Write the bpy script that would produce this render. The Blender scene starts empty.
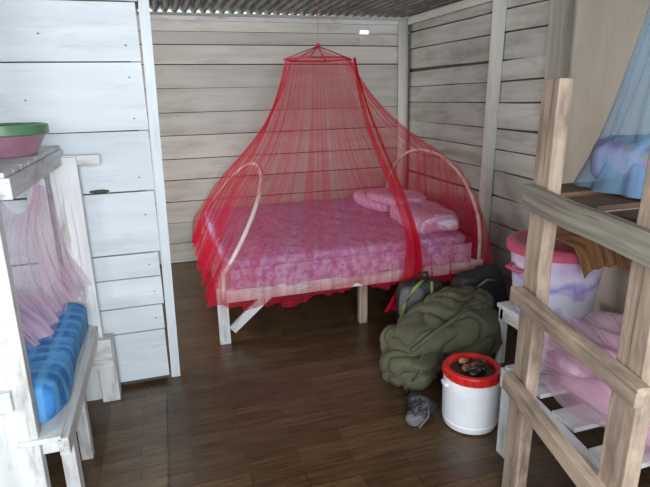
import bpy, math, random
from mathutils import Vector, Matrix, noise
random.seed(7)
S=bpy.context.scene
R=math.radians
def lerp(a,b,t): return a+(b-a)*t

# ---------------- mesh accumulator ----------------
class MB:
    def __init__(s): s.v=[];s.f=[];s.m=[];s.g=[];s.t=[];s.sm=[]
    def add(s,vs,fs,mat=0,grain=None,tone=None,smooth=False):
        o=len(s.v); tone=random.random() if tone is None else tone
        s.v+= [tuple(x) for x in vs]
        s.g+= [tuple(x) for x in (grain if grain else vs)]
        s.t+= [tone]*len(vs)
        for f in fs: s.f.append(tuple(i+o for i in f)); s.m.append(mat); s.sm.append(smooth)
    def beam(s,p,q,w,t,mat=0,up=(0,0,1),tone=None,jit=0.0):
        p=Vector(p);q=Vector(q);d=(q-p);L=d.length;d.normalize();up=Vector(up)
        if abs(d.dot(up))>.98: up=Vector((0,1,0))
        side=d.cross(up).normalized();u=side.cross(d).normalized()
        r=Vector((random.random()*50,random.random()*50,random.random()*50))
        vs=[];gr=[]
        n=max(1,int(L/(.35 if jit<.0025 else .12)))
        for i in range(n+1):
            x=L*i/n
            wob=Vector((0,0,0)) if jit==0 else (u*random.uniform(-jit,jit)+side*random.uniform(-jit,jit)*.5)
            for a,b in ((-1,-1),(1,-1),(1,1),(-1,1)):
                vs.append(p+d*x+side*(a*t/2)+u*(b*w/2)+wob)
                gr.append(r+Vector((x,b*w/2,a*t/2)))
        fs=[(3,2,1,0),(n*4,n*4+1,n*4+2,n*4+3)]
        for i in range(n):
            for k in range(4):
                k2=(k+1)%4
                fs.append((i*4+k,i*4+k2,i*4+4+k2,i*4+4+k))
        s.add(vs,fs,mat,gr,tone)
    def box(s,lo,hi,mat=0,tone=None):
        lo=Vector(lo);hi=Vector(hi);c=(lo+hi)/2;d=hi-lo
        ax=max(range(3),key=lambda i:d[i])
        e=Vector((0,0,0));e[ax]=d[ax]/2
        if ax==2: s.beam(c-e,c+e,d[1],d[0],mat,up=(0,1,0),tone=tone)
        else: s.beam(c-e,c+e,d[2],d[1-ax],mat,tone=tone)
    def grid(s,fn,nu,nv,mat=0,closeu=False,smooth=True,flip=False):
        vs=[];gr=[]
        for j in range(nv+1):
            for i in range(nu if closeu else nu+1):
                u=i/nu;v=j/nv;vs.append(fn(u,v));gr.append((u,v,0))
        W=nu if closeu else nu+1;fs=[]
        for j in range(nv):
            for i in range(nu):
                i2=(i+1)%W if closeu else i+1
                f=(j*W+i,j*W+i2,(j+1)*W+i2,(j+1)*W+i)
                fs.append(f[::-1] if flip else f)
        s.add(vs,fs,mat,gr,smooth=smooth)
    def lathe(s,c,prof,mat=0,n=40,smooth=True,zs=1.0):
        c=Vector(c)
        for k in range(len(prof)-1):
            r0,z0=prof[k];r1,z1=prof[k+1]
            s.grid(lambda u,v:c+Vector((lerp(r0,r1,v)*math.cos(2*math.pi*u),lerp(r0,r1,v)*math.sin(2*math.pi*u),zs*lerp(z0,z1,v))),n,1,mat,True,smooth)
    def tube(s,pts,r,mat=0,n=8,taper=None):
        pts=[Vector(p) for p in pts];N=len(pts)-1
        vs=[];fs=[];gr=[]
        for i,p in enumerate(pts):
            d=(pts[min(i+1,N)]-pts[max(i-1,0)]).normalized()
            a=Vector((0,0,1)) if abs(d.z)<.9 else Vector((1,0,0))
            x=d.cross(a).normalized();y=d.cross(x).normalized()
            rr=r if taper is None else lerp(r,taper,i/N)
            for k in range(n):
                t=2*math.pi*k/n
                vs.append(p+x*rr*math.cos(t)+y*rr*math.sin(t));gr.append((i*.1,k*.02,0))
        for i in range(N):
            for k in range(n):
                k2=(k+1)%n;fs.append((i*n+k,i*n+k2,(i+1)*n+k2,(i+1)*n+k))
        fs.append(tuple(range(n))[::-1]);fs.append(tuple(N*n+k for k in range(n)))
        s.add(vs,fs,mat,gr,smooth=True)
    def blob(s,c,sz,rotz=0,e1=.5,e2=.5,amp=0,fr=3,mat=0,n=48,floor=None,tilt=0,seed=0,creases=0):
        c=Vector(c);M=Matrix.Rotation(rotz,3,'Z')@Matrix.Rotation(tilt,3,'Y')
        def sp(x,e): return math.copysign(abs(x)**e,x)
        def fn(u,v):
            th=2*math.pi*u;ph=lerp(-math.pi/2,math.pi/2,v)
            p=Vector((sp(math.cos(ph),e1)*sp(math.cos(th),e2),sp(math.cos(ph),e1)*sp(math.sin(th),e2),sp(math.sin(ph),e1)))
            q=Vector((p.x*sz[0],p.y*sz[1],p.z*sz[2]))
            if amp:
                nn=noise.noise(q*fr+Vector((seed,0,0)))+.5*noise.noise(q*fr*2.3+Vector((0,seed,3)))
                if creases:
                    w=q+Vector((noise.noise(q*4),noise.noise(q*4+Vector((7,0,0))),0))*.08
                    nn-= creases*max(0,1-abs(noise.noise(w*fr*1.1+Vector((9,seed,0))))*9)
                    nn-= creases*.6*max(0,1-abs(noise.noise(Vector((w.x*fr*.8,w.y*fr*2.2,w.z*fr*2.4))+Vector((2,seed,5))))*6)
                q+=p.normalized()*nn*amp
            q=M@q+c
            if floor is not None and q.z<floor: q.z=floor
            return q
        s.grid(fn,n,n//2,mat,True)
    def build(s,name,mats,bevel=0,parent=None):
        me=bpy.data.meshes.new(name);me.from_pydata(s.v,[],s.f)
        for m in mats: me.materials.append(m)
        me.polygons.foreach_set('material_index',s.m)
        me.polygons.foreach_set('use_smooth',s.sm)
        a=me.attributes.new('grain','FLOAT_VECTOR','POINT');a.data.foreach_set('vector',[x for g in s.g for x in g])
        b=me.attributes.new('tone','FLOAT','POINT');b.data.foreach_set('value',s.t)
        me.update()
        ob=bpy.data.objects.new(name,me);S.collection.objects.link(ob)
        if bevel:
            mo=ob.modifiers.new('b','BEVEL');mo.width=bevel;mo.segments=2;mo.limit_method='ANGLE'
        if parent: ob.parent=parent
        return ob

# ---------------- materials ----------------
def newmat(n):
    m=bpy.data.materials.new(n);m.use_nodes=True;nt=m.node_tree
    return m,nt,nt.nodes['Principled BSDF']
def nd(nt,t,**k):
    n=nt.nodes.new(t)
    for a,b in k.items(): setattr(n,a,b)
    return n
def ramp(nt,stops):
    r=nd(nt,'ShaderNodeValToRGB');el=r.color_ramp.elements
    while len(el)<len(stops): el.new(.5)
    for e,(p,c) in zip(el,stops): e.position=p;e.color=(*c,1)
    return r
def mapping(nt,src,scale):
    mp=nd(nt,'ShaderNodeMapping');mp.inputs['Scale'].default_value=scale
    nt.links.new(src,mp.inputs['Vector']);return mp.outputs[0]
def wood(name,c1,c2,stain=None,stainamt=.4,tonev=.25,rough=.6,gs=(1.2,22,22),bump=.25,ss=(1.6,6,6),st=(.5,.72),cracks=0):
    m,nt,b=newmat(name);L=nt.links.new
    at=nd(nt,'ShaderNodeAttribute',attribute_name='grain');to=nd(nt,'ShaderNodeAttribute',attribute_name='tone')
    n1=nd(nt,'ShaderNodeTexNoise');n1.inputs['Scale'].default_value=1;n1.inputs['Detail'].default_value=6
    L(mapping(nt,at.outputs['Vector'],gs),n1.inputs['Vector'])
    r=ramp(nt,[(.35,c2),(.62,c1)]);L(n1.outputs[0],r.inputs[0])
    col=r.outputs[0]
    def overlay(col,scale,lo,hi,amt,c,det=7):
        n2=nd(nt,'ShaderNodeTexNoise');n2.inputs['Scale'].default_value=1;n2.inputs['Detail'].default_value=det;n2.inputs['Roughness'].default_value=.65
        L(mapping(nt,at.outputs['Vector'],scale),n2.inputs['Vector'])
        rr=ramp(nt,[(lo,(0,0,0)),(hi,(1,1,1))]);L(n2.outputs[0],rr.inputs[0])
        mu=nd(nt,'ShaderNodeMath',operation='MULTIPLY');L(rr.outputs[0],mu.inputs[0]);mu.inputs[1].default_value=amt
        mx=nd(nt,'ShaderNodeMixRGB');L(mu.outputs[0],mx.inputs[0]);L(col,mx.inputs[1]);mx.inputs[2].default_value=(*c,1);return mx.outputs[0]
    if stain: col=overlay(col,ss,st[0],st[1],stainamt,stain)
    if cracks: col=overlay(col,(1.8,60,60),.60,.70,cracks,tuple(x*.5 for x in stain),3)
    mr=nd(nt,'ShaderNodeMapRange');mr.inputs[3].default_value=1-tonev;mr.inputs[4].default_value=1.0;L(to.outputs['Fac'],mr.inputs[0])
    hs=nd(nt,'ShaderNodeHueSaturation');L(mr.outputs[0],hs.inputs['Value']);L(col,hs.inputs['Color'])
    L(hs.outputs[0],b.inputs['Base Color']);b.inputs['Roughness'].default_value=rough
    bp=nd(nt,'ShaderNodeBump');bp.inputs['Strength'].default_value=bump;bp.inputs['Distance'].default_value=.01
    L(n1.outputs[0],bp.inputs['Height']);L(bp.outputs[0],b.inputs['Normal'])
    return m
def plain(name,c,rough=.5,c2=None,scale=12,metal=0,bump=0):
    m,nt,b=newmat(name);L=nt.links.new
    tc=nd(nt,'ShaderNodeTexCoord');n=nd(nt,'ShaderNodeTexNoise');n.inputs['Scale'].default_value=scale;n.inputs['Detail'].default_value=5
    L(tc.outputs['Object'],n.inputs['Vector'])
    c2=c2 or tuple(x*.75 for x in c)
    r=ramp(nt,[(.35,c2),(.65,c)]);L(n.outputs[0],r.inputs[0]);L(r.outputs[0],b.inputs['Base Color'])
    b.inputs['Roughness'].default_value=rough;b.inputs['Metallic'].default_value=metal
    if bump:
        bp=nd(nt,'ShaderNodeBump');bp.inputs['Strength'].default_value=bump;bp.inputs['Distance'].default_value=.02
        L(n.outputs[0],bp.inputs['Height']);L(bp.outputs[0],b.inputs['Normal'])
    return m
def netmat(name,c,lo,hi,su=160,sv=1.2,hem=0.0):
    m,nt,b=newmat(name);L=nt.links.new;nt.nodes.remove(b)
    out=[n for n in nt.nodes if n.type=='OUTPUT_MATERIAL'][0]
    at=nd(nt,'ShaderNodeAttribute',attribute_name='grain')
    n=nd(nt,'ShaderNodeTexNoise');n.inputs['Scale'].default_value=1;n.inputs['Detail'].default_value=3
    L(mapping(nt,at.outputs['Vector'],(su,sv,1)),n.inputs['Vector'])
    mr=nd(nt,'ShaderNodeMapRange');mr.inputs[1].default_value=.35;mr.inputs[2].default_value=.75;mr.inputs[3].default_value=lo;mr.inputs[4].default_value=hi
    L(n.outputs[0],mr.inputs[0]);fac=mr.outputs[0]
    if hem:
        sx=nd(nt,'ShaderNodeSeparateXYZ');L(at.outputs['Vector'],sx.inputs[0])
        gt=nd(nt,'ShaderNodeMapRange');gt.inputs[1].default_value=.80;gt.inputs[2].default_value=1.0;gt.inputs[3].default_value=0;gt.inputs[4].default_value=hem
        L(sx.outputs[1],gt.inputs[0]);ad=nd(nt,'ShaderNodeMath',operation='ADD');ad.use_clamp=True
        L(fac,ad.inputs[0]);L(gt.outputs[0],ad.inputs[1]);fac=ad.outputs[0]
    d=nd(nt,'ShaderNodeBsdfDiffuse');t=nd(nt,'ShaderNodeBsdfTranslucent')
    d.inputs[0].default_value=(*c,1);t.inputs[0].default_value=(*c,1)
    mx=nd(nt,'ShaderNodeMixShader');mx.inputs[0].default_value=.4;L(d.outputs[0],mx.inputs[1]);L(t.outputs[0],mx.inputs[2])
    tr=nd(nt,'ShaderNodeBsdfTransparent');m2=nd(nt,'ShaderNodeMixShader')
    L(fac,m2.inputs[0]);L(tr.outputs[0],m2.inputs[1]);L(mx.outputs[0],m2.inputs[2]);L(m2.outputs[0],out.inputs[0])
    return m
def fabric_pattern(name,cols,scale=9,rough=.85,stripe=None,stripecol=None,bump=.5,cross=False):
    m,nt,b=newmat(name);L=nt.links.new
    tc=nd(nt,'ShaderNodeTexCoord')
    v=nd(nt,'ShaderNodeTexVoronoi');v.inputs['Scale'].default_value=scale;L(tc.outputs['Object'],v.inputs['Vector'])
    n=nd(nt,'ShaderNodeTexNoise');n.inputs['Scale'].default_value=scale*2.2;n.inputs['Detail'].default_value=3;L(tc.outputs['Object'],n.inputs['Vector'])
    mx=nd(nt,'ShaderNodeMath',operation='ADD');L(v.outputs['Distance'],mx.inputs[0]);L(n.outputs[0],mx.inputs[1])
    mu=nd(nt,'ShaderNodeMath',operation='MULTIPLY');L(mx.outputs[0],mu.inputs[0]);mu.inputs[1].default_value=.6
    k=len(cols);r=ramp(nt,[(.25+.5*i/(k-1),c) for i,c in enumerate(cols)]);L(mu.outputs[0],r.inputs[0])
    col=r.outputs[0]
    if stripe:
        for dr in (('Y','X') if cross else ('Y',)):
            w=nd(nt,'ShaderNodeTexWave');w.inputs['Scale'].default_value=stripe;w.inputs['Distortion'].default_value=1.0;w.bands_direction=dr
            L(tc.outputs['Object'],w.inputs['Vector'])
            rr=ramp(nt,[(.60,(0,0,0)),(.85,(.6,.6,.6))]);L(w.outputs[1],rr.inputs[0])
            q=nd(nt,'ShaderNodeMixRGB');L(rr.outputs[0],q.inputs[0]);L(col,q.inputs[1]);q.inputs[2].default_value=(*stripecol,1);col=q.outputs[0]
    L(col,b.inputs['Base Color']);b.inputs['Roughness'].default_value=rough
    n3=nd(nt,'ShaderNodeTexNoise');n3.inputs['Scale'].default_value=5;n3.inputs['Detail'].default_value=3;L(tc.outputs['Object'],n3.inputs['Vector'])
    bp=nd(nt,'ShaderNodeBump');bp.inputs['Strength'].default_value=bump;bp.inputs['Distance'].default_value=.04;L(n3.outputs[0],bp.inputs['Height']);L(bp.outputs[0],b.inputs['Normal'])
    return m

M_white=wood('painted_white_blue',(.72,.78,.82),(.64,.70,.75),(.38,.42,.44),.55,.12,.5,gs=(1.2,12,12),ss=(2.6,12,12),st=(.52,.76),cracks=.16)
M_back=wood('painted_white_warm',(.68,.67,.62),(.58,.57,.52),(.33,.30,.24),.6,.16,.6,gs=(1.0,10,10),ss=(2.4,9,9),st=(.50,.76),cracks=.18)
M_right=wood('painted_grey_wall',(.54,.54,.50),(.44,.44,.40),(.24,.22,.18),.7,.20,.6,gs=(1.2,12,12),ss=(2.4,9,9),st=(.48,.74),cracks=.25)
M_ply=wood('bare_plywood',(.54,.49,.41),(.48,.43,.36),(.36,.30,.23),.5,.05,.6,gs=(1,5,5),bump=.05)
M_post=wood('grey_post',(.40,.38,.34),(.28,.26,.22),(.16,.14,.11),.6,.1,.7,cracks=.5)
M_fr=wood('painted_frame_white',(.76,.78,.79),(.62,.64,.64),(.28,.24,.20),.8,.12,.55,gs=(1.5,16,16),ss=(3,12,12),st=(.52,.70),cracks=.35)
M_raw=wood('raw_timber',(.52,.40,.30),(.34,.26,.195),(.125,.09,.068),.85,.15,.75,gs=(1.6,26,26),ss=(3.2,10,10),st=(.46,.68),bump=.5,cracks=.6)
M_old=wood('weathered_timber',(.32,.29,.23),(.16,.14,.11),(.085,.075,.06),.8,.1,.8,gs=(1.5,34,34),bump=.6,cracks=.5)
M_dark=plain('dark_void_wood',(.09,.08,.065),.9)
M_brown=wood('brown_timber',(.24,.14,.09),(.13,.075,.05),None,0,.2,.7)
M_roof=plain('galvanised_roof',(.26,.25,.23),.5,(.12,.11,.10),5,.4)
def floormat(name,tint,rough):
    m,nt,b=newmat(name);L=nt.links.new
    tc=nd(nt,'ShaderNodeTexCoord')
    br=nd(nt,'ShaderNodeTexBrick');br.inputs['Scale'].default_value=1;br.inputs['Brick Width'].default_value=.46;br.inputs['Row Height'].default_value=.085
    br.inputs['Mortar Size'].default_value=.0020;br.inputs['Mortar Smooth'].default_value=.4;br.inputs['Bias'].default_value=0
    br.inputs['Color1'].default_value=(.150,.088,.040,1);br.inputs['Color2'].default_value=(.095,.053,.024,1);br.inputs['Mortar'].default_value=(.035,.020,.010,1)
    L(tc.outputs['Object'],br.inputs['Vector'])
    n=nd(nt,'ShaderNodeTexNoise');n.inputs['Scale'].default_value=1;n.inputs['Detail'].default_value=7
    L(mapping(nt,tc.outputs['Object'],(5,75,1)),n.inputs['Vector'])
    r=ramp(nt,[(.32,(.35,.35,.35)),(.7,(1.0,1.0,1.0))]);L(n.outputs[0],r.inputs[0])
    mx=nd(nt,'ShaderNodeMixRGB',blend_type='MULTIPLY');mx.inputs[0].default_value=.9;L(br.outputs[0],mx.inputs[1]);L(r.outputs[0],mx.inputs[2])
    m3=nd(nt,'ShaderNodeMixRGB',blend_type='MULTIPLY');m3.inputs[0].default_value=1;L(mx.outputs[0],m3.inputs[1]);m3.inputs[2].default_value=(*tint,1)
    L(m3.outputs[0],b.inputs['Base Color'])
    n2=nd(nt,'ShaderNodeTexNoise');n2.inputs['Scale'].default_value=4;n2.inputs['Detail'].default_value=6;L(tc.outputs['Object'],n2.inputs['Vector'])
    mr=nd(nt,'ShaderNodeMapRange');mr.inputs[1].default_value=.3;mr.inputs[2].default_value=.7;mr.inputs[3].default_value=rough-.08;mr.inputs[4].default_value=rough+.14;L(n2.outputs[0],mr.inputs[0])
    L(mr.outputs[0],b.inputs['Roughness']);b.inputs['Specular IOR Level'].default_value=.5
    bp=nd(nt,'ShaderNodeBump');bp.inputs['Strength'].default_value=.3;bp.inputs['Distance'].default_value=.02;L(n2.outputs[0],bp.inputs['Height']);L(bp.outputs[0],b.inputs['Normal'])
    return m
M_floor=floormat('wood_print_lino',(1,1,1),.30)
M_floor2=floormat('wood_print_lino_pale',(1.5,1.65,1.8),.24)  # paler, bluer tint and lower roughness than the main floor

# ---------------- room shell ----------------
f=MB();f.box((-2.25,-1.4,-.06),(2.62,5.3,0));fo=f.build('floor',[M_floor])
w=MB()
zs=[0,.2,.41,.62,.83,1.03,1.25,1.46,1.68,1.89,2.06]
for i in range(len(zs)-1):
    z0,z1=zs[i],zs[i+1];off=random.uniform(-.006,.006)
    cut=random.uniform(-1.9,-.4)
    for x0,x1 in ((-2.2,cut),(cut+.003,2.55)):
        w.beam((x0,5.2+off,(z0+z1)/2),(x1,5.2+off+random.uniform(-.006,.006),(z0+z1)/2+random.uniform(-.008,.008)),z1-z0-.008,.02,0)
HA,HB=1.99,2.09
w.beam((-2.2,5.19,2.116),(HA,5.19,2.116),.105,.02,0)
w.box((HA,5.18,2.064),(2.55,5.2,2.168),0,.7)
w.box((-2.2,5.184,2.173),(HA,5.204,2.33),0,.95)
w.box((HB,5.184,2.173),(2.55,5.204,2.33),0,.95)
w.box((HA,5.184,2.207),(HB,5.204,2.33),0,.95)
w.box((-2.2,5.216,0),(2.55,5.226,2.168),1)
w.box((-2.2,5.216,2.168),(HA-.01,5.226,2.30),1)
w.box((HB+.01,5.216,2.168),(2.55,5.226,2.30),1)
w.build('wall_back',[M_back,M_dark])
t=MB();t.beam((-2.2,5.155,2.285),(2.5,5.155,2.272),.035,.045,1,tone=.9)
t.tube([(2.43,5.12,0),(2.445,5.11,1.1),(2.43,5.12,2.29)],.052,0,14)
t.build('trim_1',[M_back,M_fr])
w=MB();z=0;k=0
while z<2.32:
    h=random.uniform(.15,.24);z1=min(z+h,2.33)
    o=random.uniform(-.006,.006);tl=random.uniform(-.018,.018)
    w.beam((2.52+o,2.9,(z+z1)/2-tl),(2.52+o,3.6,(z+z1)/2+tl*.3),z1-z-.011,.02,0,jit=.002)
    o=random.uniform(-.006,.006)
    w.beam((2.52+o,3.604,(z+z1)/2+tl*.3),(2.52+o,5.18,(z+z1)/2+tl),z1-z-.011,.02,0,jit=.002)
    z=z1
w.box((2.51,-1.4,0),(2.53,.85,2.33),1,.9);w.box((2.51,.853,0),(2.53,2.898,2.33),1,.7)
w.box((2.54,-1.4,0),(2.55,5.2,2.33),2,.2)
w.build('wall_right',[M_right,M_ply,M_dark])
t=MB()
t.beam((2.475,3.62,0),(2.475,3.58,2.31),.085,.06,0,up=(0,1,0))
t.beam((2.47,2.88,0),(2.47,2.93,2.31),.13,.07,1,up=(0,1,0))
t.box((2.46,2.95,2.25),(2.50,5.1,2.31),0)
t.build('trim_2',[M_back,M_post])
w=MB()
for i in range(10):
    w.box((-2.25,-1.4,i*.232),(-2.22,5.2,i*.232+.227),0)
w.build('wall_left',[M_back])
w=MB()
zz=[.03,.33,.482,.65,.789,1.127,1.44,1.774,2.05,2.33]
PE=-.085
def pe(z): return PE+.045*z/2.3
for i in range(9):
    z0,z1=zz[i],zz[i+1];o=random.uniform(-.006,.006)
    sh=random.uniform(-.012,.004)+pe((z0+z1)/2)
    w.beam((-2.2,2.9+o,(z0+z1)/2+random.uniform(-.006,.006)),(sh,2.9+o,(z0+z1)/2),z1-z0-.007,.022,0,tone=.5+.5*random.random())
w.box((-2.2,2.915,0),(PE-.02,2.922,2.33),1,.2)
w.blob((-.33,2.887,1.14),(.05,.004,.010),0,1,1,.002,30,1,16)
for (a,z) in ((-.12,1.5),(-.12,1.7),(-.13,1.2),(-.12,1.0),(-.13,.72),(-.12,.56),(-.13,.4),(-.12,.2),(-.12,1.85),(-.6,1.6),(-.5,1.9),(-.95,1.55),(-.97,1.72)):
    w.blob((a,2.888,z),(.004,.004,.004),0,1,1,0,1,1,8)
w.build('wall_partition',[M_white,M_dark])
t=MB();t.beam((pe(0)+.03,2.94,0),(pe(2.31)+.03,2.94,2.31),.06,.05,0,up=(0,1,0),tone=1);t.build('trim_3',[M_white])
c=MB()
c.grid(lambda u,v:Vector((lerp(-2.3,2.65,u),lerp(-1.4,5.3,v),2.348+.022*math.sin(lerp(-2.3,2.65,u)*2*math.pi/.085))),900,1,0)
for b in (2.5,.6): c.box((-2.25,b,2.27),(2.6,b+.05,2.32),1)
c.build('ceiling',[M_roof,M_old])

def lf(u,v):
    a=lerp(-.40,-.115,u);b=lerp(.6,2.72,v)
    return Vector((a,b,.006+.003*noise.noise(Vector((a*3,b*3,0)))+(.004 if u>.97 else 0)))
l=MB();l.grid(lf,30,40);l.build('lino_offcut',[M_floor2])

# ---------------- bed ----------------
M_sheet=fabric_pattern('bed_sheet',[(.45,.20,.44),(.52,.28,.52),(.42,.18,.41),(.58,.38,.57),(.49,.25,.48)],12)
M_sheet2=fabric_pattern('sheet_border',[(.32,.12,.32),(.60,.42,.57),(.44,.2,.42)],18)
M_pil=fabric_pattern('pillow_cloth',[(.55,.26,.46),(.62,.34,.54),(.57,.29,.50)],11,stripe=9,stripecol=(.85,.74,.82))
bed=bpy.data.objects.new('double_bed',None);S.collection.objects.link(bed)
A0,A1,B0,B1=.28,2.17,3.22,4.93
fr=MB()
fr.beam((A0,B0,.345),(A1+.05,B0,.345),.085,.03,0)
fr.beam((A0,B1,.345),(A1,B1,.345),.085,.03,0)
for a in (A0+.02,A1-.02): fr.beam((a,B0+.02,.345),(a,B1-.02,.345),.08,.03,0)
for i in range(10):
    a=lerp(A0+.08,A1-.08,i/9);fr.beam((a,B0,.385),(a,B1,.385),.015,.09,0)
fr.beam((A0+.0,B0+.035,0),(A0-.0,B0+.035,.40),.05,.07,0,up=(0,1,0))
fr.beam((A0+.05,B0+.03,.09),(A0+.33,B0+.03,.33),.06,.025,0)
fr.beam((A0+.02,B0+.06,.13),(A0+.02,B1-.3,.30),.05,.025,0)
fr.beam((1.27,B0+.04,0),(1.27,B0+.04,.31),.05,.06,1,up=(0,1,0))
fr.beam((A1-.03,B0+.035,0),(A1-.03,B0+.035,.31),.05,.06,0,up=(0,1,0))
for a in (A0+.03,1.27,A1-.03): fr.beam((a,B1-.04,0),(a,B1-.04,.31),.05,.06,0,up=(0,1,0))
fr.build('bed_frame',[M_fr,M_raw],.003,bed)
mt=MB()
mt.blob(((A0+A1)/2,(B0+B1)/2,.49),((A1-A0)/2-.03,(B1-B0)/2-.01,.105),0,.22,.12,.018,2.2,0,120)
mt.build('mattress',[M_sheet],0,bed)
hem=MB()
def hf(u,v):
    a=lerp(A0+.06,A1-.06,u)
    return Vector((a,B0-.018-.008*math.sin(u*60)*v,lerp(.53,.385+.01*math.sin(u*23),v)))
hem.grid(hf,150,6);hem.build('sheet_overhang',[M_sheet2],0,bed)
p=MB();p.blob((1.92,4.42,.64),(.20,.32,.075),R(6),.6,.45,.02,6,0,48);p.build('pillow_far',[M_pil],0,bed)
p=MB();p.blob((1.94,3.66,.65),(.20,.36,.085),R(-6),.6,.45,.02,6,0,48,seed=4);p.build('pillow_near',[M_pil],0,bed)
p=MB();p.blob((1.90,4.08,.73),(.18,.26,.05),R(14),.6,.45,.02,6,0,48,seed=8);p.build('pillow_top',[M_pil],0,bed)

# ---------------- mosquito net (red) ----------------
M_net=netmat('red_net',(.76,.028,.075),.13,.46,170,1.0,.30)
M_netd=netmat('red_net_gathered',(.75,.012,.045),.5,.92,14,1.0,.1)
M_netred=plain('red_piping',(.6,.02,.05),.6)
M_cane=plain('cane_hoop',(.85,.74,.70),.5,(.7,.56,.52))
CA,CB=1.22,4.07;hl,hw=.985,.90;ZT=1.86
def hexring(th,r):
    k=math.pi/3;x=(th%k)-k/2
    rr=r*math.cos(k/2)/math.cos(x)
    return Vector((CA+rr*math.cos(th),CB+rr*math.sin(th),ZT))
def per(u):
    q=(u%1)*4;k=int(q);t=(q-k)*2-1
    return [(1,t),(-t,1),(-1,-t),(t,-1)][k],k,t
def hoopt(k,t):
    return math.sqrt(max(0,1-min(1,abs(t)*1.0)**2.1)) if k in (0,2) else 0
def netp(u,v):
    (x,y),k,t=per(u);h=hoopt(k,t)
    x0=CA+x*hl;y0=CB+y*hw
    inn=.0
    if k==2: inn=.40*h
    if k==0: inn=-.02*h
    hh=.58 if k==2 else .62
    H=Vector((x0+inn,y0,.52+h*hh))
    th=math.atan2(y*hw*.9,x*hl)
    Rg=hexring(th,.27)
    bz=.27+.03*math.sin(u*37)+.03*math.sin(u*91)
    if k==3: bz=.285+.03*math.sin(u*45)+.018*math.sin(u*160)
    if k==2: bz=.29+.03*math.sin(u*60)
    B=Vector((x0+x*.015,y0+y*.015,bz))
    if k==2: B.x+=-.02
    pl=math.sin(u*2*math.pi*58+2*math.sin(u*17))+.6*math.sin(u*2*math.pi*97+1)
    if v<.6:
        s=v/.6
        fz=.42 if k in(0,2) else .36
        C=Rg.lerp(H,.26);C.z=H.z+(Rg.z-H.z)*fz
        P=(1-s)**2*Rg+2*s*(1-s)*C+s*s*H
        amp=.010*(.3+s)
    else:
        s=(v-.6)/.4;P=H.lerp(B,s);amp=.013+.010*s
        o=.02*math.sin(math.pi*s);P+=Vector((x*o,y*o,0))
    d=Vector((P.x-CA,P.y-CB,0)).normalized()
    P+=d*(pl*amp+.02*noise.noise(Vector((u*30,v*3,0))))
    P.z+=.01*noise.noise(Vector((u*25,v*4,5)))*(v>.05)
    P.y=min(P.y,5.12);P.x=min(P.x,2.42)
    return P
net=bpy.data.objects.new('canopy_mosquito_net',None);S.collection.objects.link(net)
n=MB();n.grid(netp,800,44,0,True)
n.grid(lambda u,v:Vector((CA,CB,1.955)).lerp(hexring(u*2*math.pi,.27),v)+Vector((0,0,-.012*math.sin(math.pi*v))),72,5,0,True)
n.build('net_cloth',[M_net],0,net)
n=MB()
ring=[hexring(2*math.pi*i/48,.27) for i in range(49)]
n.tube(ring,.007,0,6)
for i in range(6):
    n.tube([Vector((CA,CB,1.957)),hexring(i*math.pi/3+ .0,.272)],.004,0,5)
n.tube([(CA,CB,1.95),(CA,CB,2.0),(CA+.01,CB,2.33)],.0015,0,5)
n.tube([(CA,CB,1.94),(CA,CB,1.975)],.013,0,8)
n.build('top_ring',[M_netred],0,net)
n=MB()
def hoop(a,lean,b0,b1,z0,h):
    pts=[]
    for i in range(49):
        t=-math.cos(math.pi*i/48)
        q=math.sqrt(max(0,1-abs(t)**2.1))
        pts.append((a+lean*q,(b0+b1)/2+t*(b1-b0)/2,z0+h*q))
    return pts
n.tube(hoop(2.19,-.01,B0+.0,B1,.52,.60),.014,0,10);n.tube([(2.19,B0,.34),(2.19,B0,.53)],.014,0,10);n.tube([(2.19,B1,.34),(2.19,B1,.53)],.014,0,10)
n.tube(hoop(.30,.40,B0+.0,B1,.50,.58),.014,0,10);n.tube([(.28,B0-.03,.29),(.30,B0,.51)],.014,0,10);n.tube([(.30,B1,.34),(.30,B1,.51)],.014,0,10)
n.build('cane_hoops',[M_cane],0,net)
def bez(ps,t):
    ps=[Vector(p) for p in ps]
    while len(ps)>1: ps=[ps[i].lerp(ps[i+1],t) for i in range(len(ps)-1)]
    return ps[0]
def gather(ps,w0,w1,name,k=14):
    def fn(u,v):
        P=bez(ps,v);w=lerp(w0,w1,v**1.5)
        return P+Vector(((u-.5)*w,-.012*math.sin(u*k)-.01,0))
    g=MB();g.grid(fn,40,30,0);return g.build(name,[M_netd],0,net)
gather([(1.44,3.88,1.86),(1.44,3.66,1.2),(1.54,3.42,.95),(1.74,3.10,.62),(1.62,3.12,.42),(1.47,3.13,.12)],.02,.18,'gathered_edge')
gather([(1.45,3.90,1.86),(1.50,3.75,1.3),(1.66,3.3,.9),(1.70,3.11,.55),(1.62,3.13,.16)],.010,.07,'gathered_edge_b')

# ---------------- left bunk ----------------
M_blue=fabric_pattern('blue_mattress_cloth',[(.03,.17,.48),(.05,.25,.60),(.025,.15,.44),(.08,.32,.66)],5,stripe=4,stripecol=(.14,.40,.70),cross=True)
M_pinknet=netmat('pink_net',(.82,.56,.70),.30,.80,60,1.5)
lb=bpy.data.objects.new('bunk_bed',None);S.collection.objects.link(lb)
n=MB()
n.beam((-.60,1.84,0),(-.575,1.84,2.2),.05,.15,0,up=(0,1,0))
n.beam((-.47,2.82,0),(-.47,2.82,1.33),.05,.13,0,up=(0,1,0))
n.beam((-.60,2.80,.5),(-.60,2.80,1.33),.03,.09,0,up=(0,1,0))
n.beam((-.44,1.80,.405),(-.44,2.86,.405),.07,.035,0)
n.beam((-.515,1.80,.44),(-.515,2.86,.44),.02,.14,0)
n.beam((-.46,1.95,0),(-.46,1.95,.37),.07,.05,0,up=(0,1,0))
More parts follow.
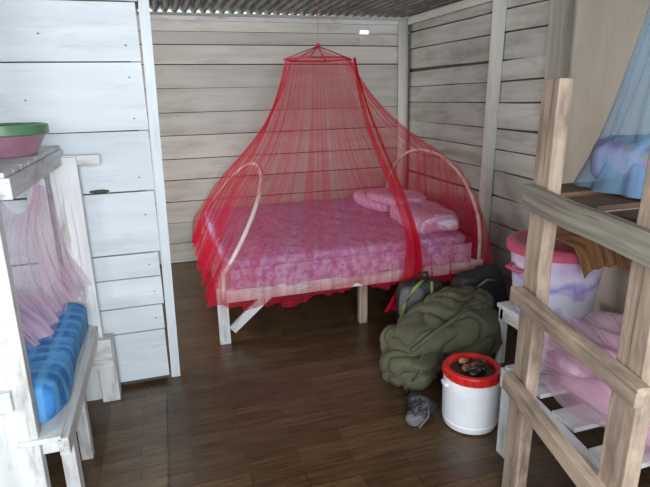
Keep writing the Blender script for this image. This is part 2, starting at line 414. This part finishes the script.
n.beam((-.47,2.30,0),(-.47,2.30,.37),.05,.05,0,up=(0,1,0))
n.beam((-.40,2.80,0),(-.40,2.80,.36),.09,.09,0,up=(0,1,0))
n.beam((-1.4,1.86,.40),(-.45,1.86,.40),.08,.03,0)
n.beam((-1.4,2.84,.40),(-.45,2.84,.40),.08,.03,0)
for i in range(6):
    b=lerp(1.95,2.75,i/5);n.beam((-1.4,b,.425),(-.5,b,.425),.02,.10,0)
n.beam((-.49,1.86,1.33),(-.49,2.86,1.33),.07,.04,0)
for i in range(9):
    b=lerp(1.9,2.82,i/8);n.beam((-1.4,b,1.375),(-.48,b,1.375),.018,.108,0)
n.beam((-1.4,2.83,1.32),(-.30,2.83,1.31),.05,.03,0)
n.beam((-.68,1.80,.92),(-.585,1.80,.92),.06,.025,0)
n.beam((-.95,1.80,.62),(-.57,1.80,.62),.075,.025,0)
n.beam((-.54,2.74,.30),(-.36,2.74,.30),.16,.03,0)
n.build('frame',[M_fr],.003,lb)
mt=MB();mt.blob((-.87,2.33,.53),(.43,.45,.095),0,.35,.2,.025,4,0,70,.44);mt.build('blue_mattress',[M_blue],0,lb)
mt=MB()
def pn(u,v):
    b=lerp(1.95,2.76,u)
    sw=abs(math.sin(u*math.pi*1.5))
    z=lerp(1.29-.10*sw,.69+.05*(1-u)-.02*math.sin(u*9),v)
    w=v*(1-v)*4
    a=-.53-.08*w*(1-u)+(.10*u+.00)*v**1.8+.03*noise.noise(Vector((u*9+v*1.5,v*1.2,1)))+.010*math.sin(u*46+5*v)*(.4+v)
    b+=.06*noise.noise(Vector((u*3,v*3,4)))
    return Vector((a,b,z))
mt.grid(pn,160,40,0)
def pn2(u,v):
    a=lerp(-1.1,-.50,u);b=lerp(2.15,2.76,v)
    return Vector((a,b,.68+.06*noise.noise(Vector((a*7,b*7,0)))+.025*math.sin(a*30+b*9)))
mt.grid(pn2,80,40,0)
mt.build('pink_net_drape',[M_pinknet],0,lb)
n=MB();n.tube([(-.52,1.80,1.27),(-.50,1.80,1.30),(-.54,1.81,1.33),(-.60,1.80,1.28),(-.63,1.80,1.2)],.006,0,6)
n.build('red_string',[M_netred],0,lb)
M_green=plain('green_plastic',(.10,.24,.12),.35);M_pinkp=plain('pink_plastic',(.40,.20,.28),.35)
n=MB();c=(-.615,2.42,1.387)
n.lathe(c,[(0,.0),(.12,.0),(.155,.065),(.165,.08)],1);n.lathe(c,[(.165,.08),(.178,.085),(.178,.12),(.165,.122)],0)
n.lathe(c,[(.165,.122),(.15,.08),(.11,.015),(0,.012)],0);n.build('washing_basin',[M_green,M_pinkp])

# ---------------- right bunk with ladder ----------------
rb=bpy.data.objects.new('bunk_bed.001',None);S.collection.objects.link(rb)
def LA(b): return 1.24-.15*(1.48-b)
n=MB()
n.beam((LA(1.47)-.012,1.46,0),(LA(1.50)+.03,1.49,1.635),.10,.05,0,up=(.15,1,0),jit=.003)
n.beam((LA(.95)-.012,.95,0),(LA(.96)+.015,.96,1.645),.10,.05,0,up=(.15,1,0),jit=.003)
n.build('ladder_posts',[M_raw],.004,rb)
n=MB();o=.048
n.beam((LA(.72)-o+.02,.72,1.205),(LA(1.53)-o+.02,1.53,1.24),.085,.032,0,jit=.003);n.build('ladder_rung_top',[M_old],.003,rb)
n=MB()
n.beam((LA(.87)-o,.87,.845),(LA(1.52)-o,1.52,.878),.060,.04,0,jit=.0026)
n.beam((LA(.80)-o,.80,.44),(LA(1.52)-o,1.52,.515),.064,.04,0,jit=.0026)
n.build('ladder_rungs',[M_raw],.003,rb)
n=MB()
n.beam((LA(-.3)+.06,-.3,1.18),(LA(1.64)+.06,1.64,1.20),.06,.04,1)
n.beam((1.35,1.62,1.22),(2.46,1.62,1.22),.06,.04,2)
for i in range(9):
    b=lerp(-.2,1.55,i/8);n.beam((LA(b)+.05,b,1.242),(2.46,b,1.242),.018,.15,2)
n.beam((2.42,1.60,0),(2.42,1.60,1.20),.07,.06,1,up=(0,1,0))
n.beam((2.42,-.25,0),(2.42,-.25,1.20),.07,.06,1,up=(0,1,0))
n.beam((LA(-.25)+.06,-.25,0),(LA(-.25)+.06,-.25,1.18),.07,.05,0,up=(0,1,0))
n.beam((LA(-.3)+.07,-.3,.38),(LA(1.74)+.07,1.74,.38),.09,.03,0)
n.beam((1.35,1.72,.40),(2.40,1.72,.40),.07,.03,0)
n.beam((1.36,1.70,0),(1.36,1.70,.36),.06,.05,0,up=(0,1,0))
for i in range(9):
    b=lerp(-.2,1.55,i/8);n.beam((LA(b)+.09,b,.425),(2.40,b,.425),.018,.12,0)
n.build('frame',[M_fr,M_raw,M_brown],.003,rb)
M_pmat=fabric_pattern('lower_sheet',[(.62,.36,.50),(.72,.50,.62),(.58,.32,.46)],9)
M_gpil=fabric_pattern('green_blue_pillow',[(.08,.16,.22),(.16,.26,.44),(.22,.30,.24),(.24,.18,.44)],16,stripe=5,stripecol=(.26,.34,.60),cross=True)
n=MB();n.blob((1.90,.70,.51),(.47,.94,.07),0,.3,.15,.01,3,0,60);n.build('lower_mattress',[M_pmat],0,rb)
n=MB();n.blob((1.90,.62,1.29),(.48,.82,.04),0,.3,.15,.005,3,0,60);n.build('upper_mattress',[M_gpil],0,rb)
n=MB();n.blob((1.66,1.36,1.36),(.24,.17,.085),R(0),.6,.5,.02,6,0,50);n.build('upper_pillow',[M_gpil],0,rb)
n=MB()
def pk(u,v):
    a=lerp(1.36,2.1,u);b=lerp(.7,1.66,v)
    return Vector((a,b,.59+.07*(noise.noise(Vector((a*4,b*4,2)))+.5)+.02*math.sin(a*40+b*15+4*noise.noise(Vector((a*5,b*5,9))))-.17*max(0,(1.48-a)/.12)*.9))
n.grid(pk,110,80,0);n.build('pink_net_bundle',[M_pinknet],0,rb)
M_bnet=netmat('blue_net',(.28,.52,.72),.20,.52,110,1.2,.2)
n=MB()
def bn(u,v):
    th=u*2*math.pi;x=math.cos(th);y=math.sin(th)
    k=1/max(abs(x),abs(y))
    k=lerp(1,k,.8)
    T=Vector((1.76+.06*x,1.42+.06*y,2.32));B=Vector((1.85+x*k*.46,1.07+y*k*.54,1.27))
    C=T.lerp(B,.40);C.z=1.66
    P=(1-v)**2*T+2*v*(1-v)*C+v*v*B
    P+=Vector((x,y,0))*(.012*math.sin(th*34)+.02*math.sin(th*9+v*3))*(.2+v)
    P.y=min(P.y,1.66)
    return P
n.grid(bn,400,24,0,True);n.build('blue_net',[M_bnet],0,rb)

# ---------------- tub on table ----------------
n=MB()
n.box((1.82,2.02,.36),(2.28,2.46,.385),0,.8)
for x in (1.85,2.25):
    for y in (2.05,2.43): n.beam((x,y,0),(x,y,.36),.04,.04,0,up=(0,1,0))
n.box((1.83,2.03,.29),(2.27,2.05,.355),0);n.box((1.83,2.04,.29),(1.85,2.44,.355),0)
n.build('low_table',[M_fr],.002)
def tubmat():
    m,nt,b=newmat('tub_print');L=nt.links.new
    at=nd(nt,'ShaderNodeTexCoord');sx=nd(nt,'ShaderNodeSeparateXYZ');L(at.outputs['Object'],sx.inputs[0])
    no=nd(nt,'ShaderNodeTexNoise');no.inputs['Scale'].default_value=9;no.inputs['Detail'].default_value=4;L(at.outputs['Object'],no.inputs['Vector'])
    ad=nd(nt,'ShaderNodeMath',operation='MULTIPLY_ADD');L(no.outputs[0],ad.inputs[0]);ad.inputs[1].default_value=.22;L(sx.outputs[2],ad.inputs[2])
    r=ramp(nt,[(.0,(.16,.10,.38)),(.50,(.24,.18,.55)),(.57,(.72,.72,.85)),(.66,(.70,.68,.84)),(.71,(.36,.28,.66)),(.77,(.74,.72,.86)),(.86,(.58,.38,.66)),(.93,(.80,.76,.85))])
    L(ad.outputs[0],r.inputs[0]);L(r.outputs[0],b.inputs['Base Color']);b.inputs['Roughness'].default_value=.3
    return m
M_tub=tubmat();M_lid=plain('pink_lid',(.68,.12,.20),.35)
TX,TY=2.03,2.25
n=MB();c=(TX,TY,.386)
n.lathe(c,[(0,0),(.19,0),(.205,.02),(.243,.36),(.255,.37)],0);n.lathe(c,[(.255,.365),(.268,.37),(.268,.405),(.255,.42),(.23,.425),(.22,.41),(0,.41)],1)
for sgn in (-1,1):
    n.tube([(TX+sgn*.238,2.19,.68),(TX+sgn*.28,2.20,.67),(TX+sgn*.28,2.30,.67),(TX+sgn*.238,2.31,.68)],.012,1,8)
n.build('plastic_storage_tub',[M_tub,M_lid])
M_cloth=wood('brown_cloth',(.36,.17,.07),(.14,.065,.028),None,0,.1,.9,gs=(25,3,1),bump=.3)
n=MB()
def bc(u,v):
    x=lerp(-.14,.33,u);y=lerp(-.36,.12,v);P=Vector((TX+.02+x,TY+y,.825))
    r=math.hypot(P.x-TX,P.y-TY)
    if r>.27: P.z-=(r-.27)*1.1;s=(.27+(r-.27)*.6)/r;P.x=TX+(P.x-TX)*s;P.y=TY+(P.y-TY)*s
    P.z+=.014*abs(math.sin(u*18+v*4))+.03*noise.noise(Vector((x*9,y*9,0)))+.03*u+.012
    return P
n.grid(bc,60,50,0);o_=n.build('folded_brown_mat',[M_cloth]);mo=o_.modifiers.new('s','SOLIDIFY');mo.thickness=.008;mo.offset=1

# ---------------- barrel ----------------
M_wp=plain('white_plastic',(.78,.80,.84),.35,(.72,.75,.79));M_rp=plain('red_plastic',(.62,.02,.02),.35,(.5,.012,.012));M_dk=plain('dark_stuff',(.035,.03,.025),.4,(.01,.01,.01))
M_or=plain('orange_brown',(.50,.22,.10),.35,(.14,.05,.02),30)
n=MB();c=(1.345,1.97,0);Z=.88
n.lathe(c,[(0,.004),(.118,.004),(.130,.012),(.134,.03),(.136,.045),(.131,.052),(.137,.06),(.139,.25),(.136,.28),(.125,.295),(.120,.305)],0,zs=Z)
n.lathe(c,[(.120,.30),(.134,.302),(.140,.31),(.140,.345),(.134,.355),(.118,.357),(.108,.345),(.105,.325),(0,.322)],1,zs=Z)
n.lathe(c,[(.105,.327),(.100,.33),(0,.334)],2,zs=Z)
for i in range(9):
    th=i*2.4;r=.012+.0072*i
    n.blob((c[0]+r*math.cos(th),c[1]+r*math.sin(th),.35*Z),(.028,.02,.016),th*1.7,1,1,.006,30,(3 if i%2==0 else 2),16,seed=i)
n.tube([(c[0]-.06,c[1]-.04,.36*Z),(c[0]-.01,c[1]-.06,.385*Z),(c[0]+.04,c[1]-.03,.37*Z),(c[0]+.06,c[1]+.03,.36*Z)],.008,2,8)
for i in range(24):
    th=i*math.pi/12
    n.beam((c[0]+.141*math.cos(th),c[1]+.141*math.sin(th),.312*Z),(c[0]+.141*math.cos(th),c[1]+.141*math.sin(th),.343*Z),.008,.008,1)
for sg in (-1,1):
    th=R(-107)+sg*R(80)
    x,y=math.cos(th),math.sin(th)
    n.blob((c[0]+.140*x,c[1]+.140*y,.265*Z),(.012,.03,.012),th,.6,.6,0,1,0,14)
n.build('plastic_drum',[M_wp,M_rp,M_dk,M_or])

# ---------------- bags ----------------
M_olive=plain('olive_canvas',(.105,.105,.062),.92,(.078,.078,.044),9,0,.15);M_blk=plain('black_nylon',(.030,.032,.038),.55,(.015,.016,.02),20,0,.2);M_lime=plain('lime_trim',(.30,.38,.08),.6);M_grey=plain('grey_nylon',(.13,.13,.14),.7)
n=MB()
n.blob((1.53,2.57,.165),(.40,.22,.185),R(12),.75,.65,.040,3.2,0,160,.004,0,2,1.0)
n.blob((1.70,2.65,.28),(.24,.16,.14),R(18),.85,.85,.040,4,0,120,.004,R(-4),6,1.0)
n.blob((1.24,2.40,.11),(.19,.17,.12),R(30),.85,.8,.035,4,0,100,.004,0,11,1.0)
n.tube([(1.20,2.34,.23),(1.34,2.35,.31),(1.52,2.40,.36),(1.70,2.52,.42)],.010,0,6)
n.tube([(1.13,2.25,.04),(1.17,2.23,.14),(1.24,2.28,.23)],.008,0,6)
n.build('duffel_bag',[M_olive,M_blk])
n=MB()
n.blob((1.57,2.945,.20),(.16,.08,.20),R(-12),.5,.5,.02,6,0,50,.004,0,3)
n.blob((1.48,2.90,.25),(.09,.035,.12),R(-12),.6,.5,.012,8,2,40,.01,0,5)
n.tube([(1.40,2.90,.14),(1.41,2.87,.26),(1.47,2.86,.37),(1.55,2.89,.41)],.011,1,6)
n.tube([(1.58,2.86,.26),(1.60,2.85,.33),(1.61,2.88,.40)],.011,1,6)
n.tube([(1.53,2.94,.39),(1.54,2.93,.45),(1.60,2.93,.45),(1.62,2.94,.39)],.009,0,6)
n.build('backpack',[M_blk,M_lime,M_grey])
n=MB()
n.blob((2.04,2.97,.21),(.22,.10,.21),R(6),.6,.6,.035,5,0,50,.004,0,7,.3)
n.tube([(1.93,2.87,.30),(2.00,2.83,.38),(2.08,2.85,.36)],.01,1,6)
n.build('stuff_sack',[M_blk,M_grey])
n=MB()
n.blob((1.135,2.10,.045),(.070,.06,.05),R(20),.7,.7,.03,12,0,40,.003,0,2,.5)
n.blob((1.09,2.04,.03),(.05,.035,.03),R(-30),.7,.7,.02,14,1,30,.003,0,4,.5)
n.tube([(1.17,2.08,.09),(1.13,2.0,.05),(1.07,1.98,.012)],.006,1,6)
n.build('drawstring_pouch',[M_blk,M_grey])

# ---------------- lights ----------------
wd=bpy.data.worlds.new('w');S.world=wd;wd.use_nodes=True
bg=wd.node_tree.nodes['Background'];bg.inputs[0].default_value=(.86,.93,1,1);bg.inputs[1].default_value=1.4
def area(name,loc,target,sx,sy,e,col):
    l=bpy.data.lights.new(name,'AREA');l.shape='RECTANGLE';l.size=sx;l.size_y=sy;l.energy=e;l.color=col
    o=bpy.data.objects.new(name,l);S.collection.objects.link(o);o.location=loc
    o.rotation_euler=(Vector(target)-Vector(loc)).to_track_quat('-Z','Y').to_euler()
area('assumed_rear_lamp',(.1,-1.3,1.8),(.5,3.4,1.1),1.6,1.0,120,(.91,.96,1))  # assumed daylight lamp at the open rear of the room; no doorway built
area('assumed_left_lamp',(-2.15,4.1,1.5),(1.5,4.3,1.2),1.0,.8,58,(.99,.98,.96))  # assumed lamp lighting the back wall from the left; left wall has no window
area('side_fill_lamp',(-2.15,.6,1.5),(2.4,1.6,1.2),1.0,.8,36,(.98,.98,1))  # added fill lamp to brighten the right side; left wall has no opening

cam=bpy.data.cameras.new('cam');cam.sensor_width=36;cam.lens=36*520/650;cam.clip_start=.02
co=bpy.data.objects.new('camera',cam);S.collection.objects.link(co)
Mx=Matrix.Rotation(R(-17),4,'Z')@Matrix.Rotation(R(74),4,'X')@Matrix.Rotation(R(-1.15),4,'Z')
Mx.translation=Vector((0,0,1.6));co.matrix_world=Mx
S.camera=co
S.view_settings.view_transform='Standard'
